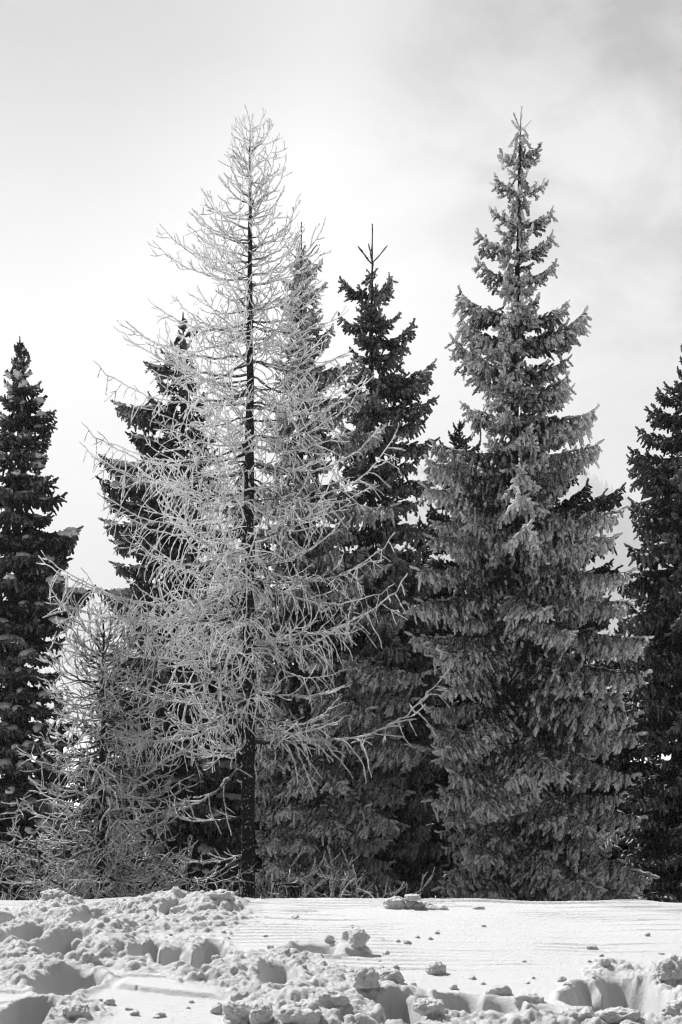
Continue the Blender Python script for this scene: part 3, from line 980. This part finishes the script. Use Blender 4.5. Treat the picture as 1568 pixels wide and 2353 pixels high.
def larch_mesh(L, k, pend, mat):
    key = (L, k, pend, mat.name)
    if key not in LLIB:
        if key[:3] not in LLIB: LLIB[key[:3]] = make_larch_branch(L, 900 + int(L * 100) + k * 13 + pend * 7, float(pend))
        LLIB[key] = LLIB[key[:3]].mesh('branch', [mat])
    return LLIB[key]


def place_branch(root, base, az, pitch, length, pend, mat, rng, roll=0.0):
    L = min(LL, key=lambda q: abs(math.log(q / length)))
    o = bpy.data.objects.new('branch', larch_mesh(L, int(rng.integers(0, 4)), pend, mat)); COL.objects.link(o); o.parent = root
    o.location = base; o.rotation_euler = Euler((roll, -pitch, az), 'XYZ')
    s = length / L
    o.scale = (s, (1 if rng.random() < 0.5 else -1) * max(s, 0.85), max(s, 0.85))
    return o


def larch(label, top, bu, D, prof, seed, n, mat, tw=30, z0=-1.85, vend=2040, heroes=(), pitches=(42, 26, 10, 0, -8), wh=0.13, right_thin=None, bark=None, name='larch_tree'):
    rng = np.random.default_rng(seed)
    T = to_world(top[0], top[1], D); bx = (bu - CX) / F * D
    root = bpy.data.objects.new(name, None); COL.objects.link(root); root.location = (bx, D, z0); root.empty_display_size = 0.3
    tag(root, label, 'tree')
    Ht = T.z - z0; lean = T.x - bx; r0 = tw / F * D / 2
    ctr = lambda z: np.array([lean * (z / Ht), 0.0, z])
    trunk_part(root, [ctr(Ht * q) for q in (0, .25, .5, .75, .96)], [r0 * 1.1, r0 * 1.0, r0 * 0.82, r0 * 0.42, 0.014], bark or M_lbark, seed=seed)
    b = MB()
    twig(b, ctr(Ht * 0.955), (0, 0, 1), Ht * 0.045, 0.013, rng, attr=0.6, r1=0.008)
    link('leader', b.mesh('leader', [mat]), root)
    zf = lambda v: CAMH + (HY - v) / F * D - z0
    pv = np.array([p[0] for p in prof]); zt = zf(pv)[::-1]
    ll = (np.array([p[1] for p in prof]) / F * D)[::-1]; lr = (np.array([p[2] for p in prof]) / F * D)[::-1]
    ztop, zb = zt[-1], zf(vend)
    for i in range(n):
        f = (i + rng.uniform(0, 1)) / n
        f = f ** 0.92
        zz = ztop - f * (ztop - zb)
        az = i * 2.39996 + rng.uniform(-0.4, 0.4)
        ca, sa = math.cos(az), math.sin(az)
        if right_thin and ca > 0.1 and f > right_thin and rng.random() < 0.62: continue
        wl, wr = np.interp(zz, zt, ll), np.interp(zz, zt, lr)
        W = (wr if ca > 0 else wl) * abs(ca) + 0.5 * (wl + wr) * (1 - abs(ca)) * 0.95
        W = max(0.16, W * rng.choice([1.0, 0.85, 0.65, 0.45], p=[0.34, 0.3, 0.22, 0.14]) * rng.uniform(0.9, 1.08))
        pt = R(np.interp(f, [0, 0.12, 0.35, 0.65, 1.0], pitches) + rng.uniform(-10, 10))
        za = zz - W * math.tan(pt) * 0.9
        za = max(0.5, min(za, Ht * 0.975))
        pend = 0 if f < 0.22 else (1 if rng.random() < (0.5 if f < 0.4 else 0.78) else 0)
        c = ctr(za)
        place_branch(root, (c[0], 0, za), az, pt, W / max(0.6, math.cos(pt)), pend, mat, rng, rng.uniform(-0.4, 0.4))
    for (va, u1, v1, yoff, pend) in heroes:
        za = zf(va); c = ctr(za)
        dx = (u1 - CX) / F * D - (bx + c[0]); dz = zf(v1) - za
        Lh = math.hypot(dx, yoff)
        place_branch(root, (c[0], 0, za), math.atan2(yoff, dx), math.atan2(dz, Lh), math.hypot(Lh, dz), pend, mat, rng)
    return root


# ------------------------------------------------------------------ the trees
larch('tall bare larch white with rime, its straight dark trunk in front of the left spruces', (576, 236), 570, 24.0,
      [(270, 30, 34), (330, 60, 62), (400, 90, 86), (480, 105, 118), (560, 165, 140), (640, 185, 165), (700, 215, 180), (830, 285, 240), (930, 310, 265),
       (1020, 340, 270), (1130, 370, 270), (1250, 420, 260), (1350, 430, 300), (1450, 400, 300), (1560, 360, 260), (1700, 320, 190), (1850, 260, 120), (2040, 230, 90)],
      5, 262, M_larch, tw=30, vend=1740, right_thin=0.44,
      heroes=[(600, 372, 548, 0.3, 0), (640, 365, 603, -0.3, 0), (560, 450, 520, -0.2, 0), (760, 318, 760, 0.2, 1), (900, 235, 882, -0.3, 1), (1040, 205, 1012, 0.1, 1), (1080, 215, 1060, -0.7, 1), (660, 745, 565, -0.3, 0), (860, 290, 820, -0.4, 0),
              (1150, 905, 1010, -0.6, 1), (1230, 780, 1120, -1.4, 1), (1330, 880, 1270, -1.0, 1), (1450, 938, 1372, -0.8, 1), (1480, 820, 1400, -1.6, 1), (1700, 1010, 1545, -0.9, 1),
              (1000, 830, 905, -0.5, 1), (1750, 330, 1870, -0.9, 1), (1870, 330, 1870, -0.3, 0), (1330, 130, 1340, -0.8, 1), (1500, 150, 1370, -0.8, 1), (1960, 420, 1990, -0.6, 0)])

larch('small bushy larch with thin dark trunk and half rimed twigs at lower left', (238, 1395), 232, 22.5,
      [(1415, 80, 90), (1480, 125, 150), (1560, 140, 170), (1640, 165, 190), (1740, 175, 190), (1850, 190, 190), (1950, 215, 200), (2040, 220, 200)],
      8, 150, M_bare, tw=17, z0=-1.8, vend=2090, pitches=(40, 25, 6, -2, -4), wh=0.1)

def thicket(label, u0, u1, vt, D, n, mat, seed, z0=-1.6, lens=(0.5, 1.3), name='frosted_thicket'):
    rng = np.random.default_rng(seed)
    root = bpy.data.objects.new(name, None); COL.objects.link(root); root.location = ((u0 + u1) / 2 / F * D - CX / F * D, D, z0)
    tag(root, label, 'thicket')
    hw = (u1 - u0) / 2 / F * D; ht = to_world(0, vt, D).z - z0
    for i in range(n):
        x = rng.uniform(-hw, hw); z = ht * rng.uniform(0.05, 0.8) * (1 - 0.5 * abs(x) / hw)
        place_branch(root, (x, rng.uniform(-0.5, 0.5), z), rng.uniform(0, 6.283), R(rng.uniform(-15, 50)), rng.uniform(*lens), int(rng.integers(0, 2)), mat, rng, rng.uniform(-1, 1))
    return root


thicket('low tangle of half rimed twigs at the foot of the middle spruces', 700, 880, 1995, 19.5, 26, M_dim, 12, z0=-1.45, lens=(0.35, 0.9))
thicket('tangled dim undergrowth around the trunk of the small bushy larch', 60, 420, 1850, 24.5, 60, M_dim, 13, z0=-1.75, lens=(0.6, 1.5))
thicket('rimed twig tangle at the foot of the left edge spruce', -20, 150, 1780, 22.0, 30, M_dim, 14, z0=-1.7, lens=(0.5, 1.2))
thicket('dim tangle of twigs right of the tall larch trunk at snow level', 560, 700, 1985, 21.5, 20, M_dim, 15, z0=-1.6, lens=(0.4, 0.9))

# big frosted spruce, right of centre
spruce('tallest frost covered spruce standing right of the middle with windows onto its dark trunk', (1197, 257), 1158, 24.5,
       [(300, 12, 12), (355, 46, 44), (400, 22, 24), (432, 60, 56), (462, 30, 30), (492, 68, 72), (520, 50, 44), (550, 96, 74), (585, 60, 55), (612, 100, 82), (650, 85, 70),
        (690, 138, 106), (720, 100, 90), (750, 135, 140), (780, 100, 100), (808, 162, 118), (850, 120, 118), (890, 118, 120), (925, 125, 110), (960, 138, 170), (1000, 150, 110), (1040, 186, 178),
        (1090, 192, 130), (1130, 198, 170), (1200, 190, 200), (1250, 200, 235), (1300, 220, 225), (1380, 240, 250), (1480, 250, 280), (1560, 200, 295), (1700, 190, 275), (1850, 170, 280), (1950, 150, 300), (2050, 150, 320)],
       M_frosty, 0.0, 21, 290, tw=36, leader='knobs', gap=[(1400, 1500), (1570, 1720)], pmid=-2, plow=-24,
       inner=480, whorls=[375, 408, 448, 472, 516, 540, 586, 605, 648, 668, 724, 745, 784, 806, 850, 870, 900, 925], fill=0.60, tips=[(1147, 352, 375), (1242, 345, 372), (1145, 372, 380), (1236, 372, 384), (1170, 400, 410), (1212, 398, 408), (1133, 425, 450), (1256, 430, 452), (1127, 490, 520), (1271, 492, 522), (1096, 546, 590), (1270, 552, 590), (1092, 612, 650), (1276, 617, 650), (1150, 640, 655), (1052, 686, 735), (1306, 706, 745), (1240, 690, 730), (1053, 750, 790), (1337, 744, 800), (1028, 804, 860), (1305, 845, 865), (1300, 880, 905), (1070, 868, 890), (1060, 945, 965), (1312, 905, 930), (1356, 965, 955), (1340, 985, 975), (990, 1040, 1040), (1364, 1048, 1050), (1355, 1065, 1060), (980, 1085, 1085), (976, 1135, 1120), (1290, 1120, 1110), (1412, 1198, 1150), (1400, 1260, 1200), (1000, 1220, 1160), (985, 1260, 1200), (1425, 1330, 1260), (960, 1330, 1250), (1460, 1490, 1390), (1440, 1400, 1320), (1465, 1560, 1440), (940, 1400, 1310), (1000, 1520, 1420), (1020, 1600, 1480), (1450, 1650, 1500), (1455, 1700, 1560), (1436, 1790, 1600), (1455, 1890, 1680), (1480, 2032, 1800), (1010, 1760, 1600), (1000, 1850, 1680), (1040, 1900, 1720), (1460, 2080, 1900), (1020, 2050, 1850), (1030, 1570, 1440, 0.5), (1010, 1740, 1560, 0.7), (1070, 1860, 1690, 1.5), (1230, 1425, 1340, 1.3), (1290, 1480, 1370, 1.2), (1300, 1600, 1460, 0.6), (1250, 1780, 1620, 1.5), (1300, 1900, 1700, 1.5), (1110, 1960, 1800, 1.5), (1230, 1990, 1830, 1.5), (1330, 2040, 1850, 1.4)])

spruce('frosted spruce rising directly behind the right branches of the tall larch', (693, 508), 686, 26.5,
       [(575, 16, 18), (620, 30, 34), (660, 52, 50), (700, 56, 60), (760, 80, 95), (830, 90, 90), (900, 110, 120), (1000, 125, 140), (1100, 150, 150), (1250, 170, 180), (1400, 190, 220), (1550, 180, 240), (1700, 150, 260), (1850, 130, 250), (2000, 120, 220)],
       M_frosty, 0.0, 22, 280, tw=28, leader='spire', plow=-38, gap=[(1540, 1740)],
       inner=600, fill=0.72, tips=[(640, 700, 712), (745, 668, 690), (740, 735, 750), (765, 760, 790), (650, 655, 668), (742, 608, 640), (820, 850, 860), (838, 920, 915), (800, 1010, 1000), (880, 1000, 1010), (900, 1180, 1120), (880, 1320, 1230), (930, 1430, 1330), (960, 1560, 1400), (940, 1620, 1480), (975, 1740, 1550), (930, 1830, 1620), (880, 1930, 1700), (900, 2030, 1800), (780, 1720, 1600), (770, 1990, 1850), (720, 1700, 1560, 1.3), (800, 1800, 1620, 1.6), (880, 1890, 1700, 1.6), (760, 1900, 1740, 1.7), (860, 1640, 1500, 1.5), (940, 1740, 1560, 1.3), (640, 1760, 1600, 1.3), (630, 1940, 1790, 1.4), (820, 1990, 1820, 1.6), (900, 1560, 1430, 1.2), (760, 1540, 1400, 1.3), (690, 2000, 1860, 1.5)])

spruce('spruce with long bare leader between the larch and the tallest spruce', (856, 512), 850, 27.5,
       [(635, 22, 20), (655, 62, 44), (700, 52, 46), (760, 70, 76), (800, 78, 66), (852, 90, 140), (900, 110, 100), (935, 110, 144), (990, 110, 118), (1045, 120, 136), (1100, 130, 110), (1160, 150, 128), (1300, 190, 160), (1450, 210, 200), (1650, 220, 210), (1900, 200, 200), (2050, 190, 190)],
       M_mid, 0.0, 23, 260, tw=24, leader='spire', pmid=4, plow=-26,
       inner=400, fill=0.66, tips=[(782, 655, 690), (900, 640, 690), (903, 670, 705), (915, 738, 760), (951, 760, 800), (780, 735, 760), (935, 800, 830), (998, 850, 880), (985, 880, 900), (1000, 930, 935), (970, 985, 975), (995, 1030, 1010), (960, 1075, 1060), (992, 1110, 1090), (970, 1165, 1130), (980, 1230, 1170)])

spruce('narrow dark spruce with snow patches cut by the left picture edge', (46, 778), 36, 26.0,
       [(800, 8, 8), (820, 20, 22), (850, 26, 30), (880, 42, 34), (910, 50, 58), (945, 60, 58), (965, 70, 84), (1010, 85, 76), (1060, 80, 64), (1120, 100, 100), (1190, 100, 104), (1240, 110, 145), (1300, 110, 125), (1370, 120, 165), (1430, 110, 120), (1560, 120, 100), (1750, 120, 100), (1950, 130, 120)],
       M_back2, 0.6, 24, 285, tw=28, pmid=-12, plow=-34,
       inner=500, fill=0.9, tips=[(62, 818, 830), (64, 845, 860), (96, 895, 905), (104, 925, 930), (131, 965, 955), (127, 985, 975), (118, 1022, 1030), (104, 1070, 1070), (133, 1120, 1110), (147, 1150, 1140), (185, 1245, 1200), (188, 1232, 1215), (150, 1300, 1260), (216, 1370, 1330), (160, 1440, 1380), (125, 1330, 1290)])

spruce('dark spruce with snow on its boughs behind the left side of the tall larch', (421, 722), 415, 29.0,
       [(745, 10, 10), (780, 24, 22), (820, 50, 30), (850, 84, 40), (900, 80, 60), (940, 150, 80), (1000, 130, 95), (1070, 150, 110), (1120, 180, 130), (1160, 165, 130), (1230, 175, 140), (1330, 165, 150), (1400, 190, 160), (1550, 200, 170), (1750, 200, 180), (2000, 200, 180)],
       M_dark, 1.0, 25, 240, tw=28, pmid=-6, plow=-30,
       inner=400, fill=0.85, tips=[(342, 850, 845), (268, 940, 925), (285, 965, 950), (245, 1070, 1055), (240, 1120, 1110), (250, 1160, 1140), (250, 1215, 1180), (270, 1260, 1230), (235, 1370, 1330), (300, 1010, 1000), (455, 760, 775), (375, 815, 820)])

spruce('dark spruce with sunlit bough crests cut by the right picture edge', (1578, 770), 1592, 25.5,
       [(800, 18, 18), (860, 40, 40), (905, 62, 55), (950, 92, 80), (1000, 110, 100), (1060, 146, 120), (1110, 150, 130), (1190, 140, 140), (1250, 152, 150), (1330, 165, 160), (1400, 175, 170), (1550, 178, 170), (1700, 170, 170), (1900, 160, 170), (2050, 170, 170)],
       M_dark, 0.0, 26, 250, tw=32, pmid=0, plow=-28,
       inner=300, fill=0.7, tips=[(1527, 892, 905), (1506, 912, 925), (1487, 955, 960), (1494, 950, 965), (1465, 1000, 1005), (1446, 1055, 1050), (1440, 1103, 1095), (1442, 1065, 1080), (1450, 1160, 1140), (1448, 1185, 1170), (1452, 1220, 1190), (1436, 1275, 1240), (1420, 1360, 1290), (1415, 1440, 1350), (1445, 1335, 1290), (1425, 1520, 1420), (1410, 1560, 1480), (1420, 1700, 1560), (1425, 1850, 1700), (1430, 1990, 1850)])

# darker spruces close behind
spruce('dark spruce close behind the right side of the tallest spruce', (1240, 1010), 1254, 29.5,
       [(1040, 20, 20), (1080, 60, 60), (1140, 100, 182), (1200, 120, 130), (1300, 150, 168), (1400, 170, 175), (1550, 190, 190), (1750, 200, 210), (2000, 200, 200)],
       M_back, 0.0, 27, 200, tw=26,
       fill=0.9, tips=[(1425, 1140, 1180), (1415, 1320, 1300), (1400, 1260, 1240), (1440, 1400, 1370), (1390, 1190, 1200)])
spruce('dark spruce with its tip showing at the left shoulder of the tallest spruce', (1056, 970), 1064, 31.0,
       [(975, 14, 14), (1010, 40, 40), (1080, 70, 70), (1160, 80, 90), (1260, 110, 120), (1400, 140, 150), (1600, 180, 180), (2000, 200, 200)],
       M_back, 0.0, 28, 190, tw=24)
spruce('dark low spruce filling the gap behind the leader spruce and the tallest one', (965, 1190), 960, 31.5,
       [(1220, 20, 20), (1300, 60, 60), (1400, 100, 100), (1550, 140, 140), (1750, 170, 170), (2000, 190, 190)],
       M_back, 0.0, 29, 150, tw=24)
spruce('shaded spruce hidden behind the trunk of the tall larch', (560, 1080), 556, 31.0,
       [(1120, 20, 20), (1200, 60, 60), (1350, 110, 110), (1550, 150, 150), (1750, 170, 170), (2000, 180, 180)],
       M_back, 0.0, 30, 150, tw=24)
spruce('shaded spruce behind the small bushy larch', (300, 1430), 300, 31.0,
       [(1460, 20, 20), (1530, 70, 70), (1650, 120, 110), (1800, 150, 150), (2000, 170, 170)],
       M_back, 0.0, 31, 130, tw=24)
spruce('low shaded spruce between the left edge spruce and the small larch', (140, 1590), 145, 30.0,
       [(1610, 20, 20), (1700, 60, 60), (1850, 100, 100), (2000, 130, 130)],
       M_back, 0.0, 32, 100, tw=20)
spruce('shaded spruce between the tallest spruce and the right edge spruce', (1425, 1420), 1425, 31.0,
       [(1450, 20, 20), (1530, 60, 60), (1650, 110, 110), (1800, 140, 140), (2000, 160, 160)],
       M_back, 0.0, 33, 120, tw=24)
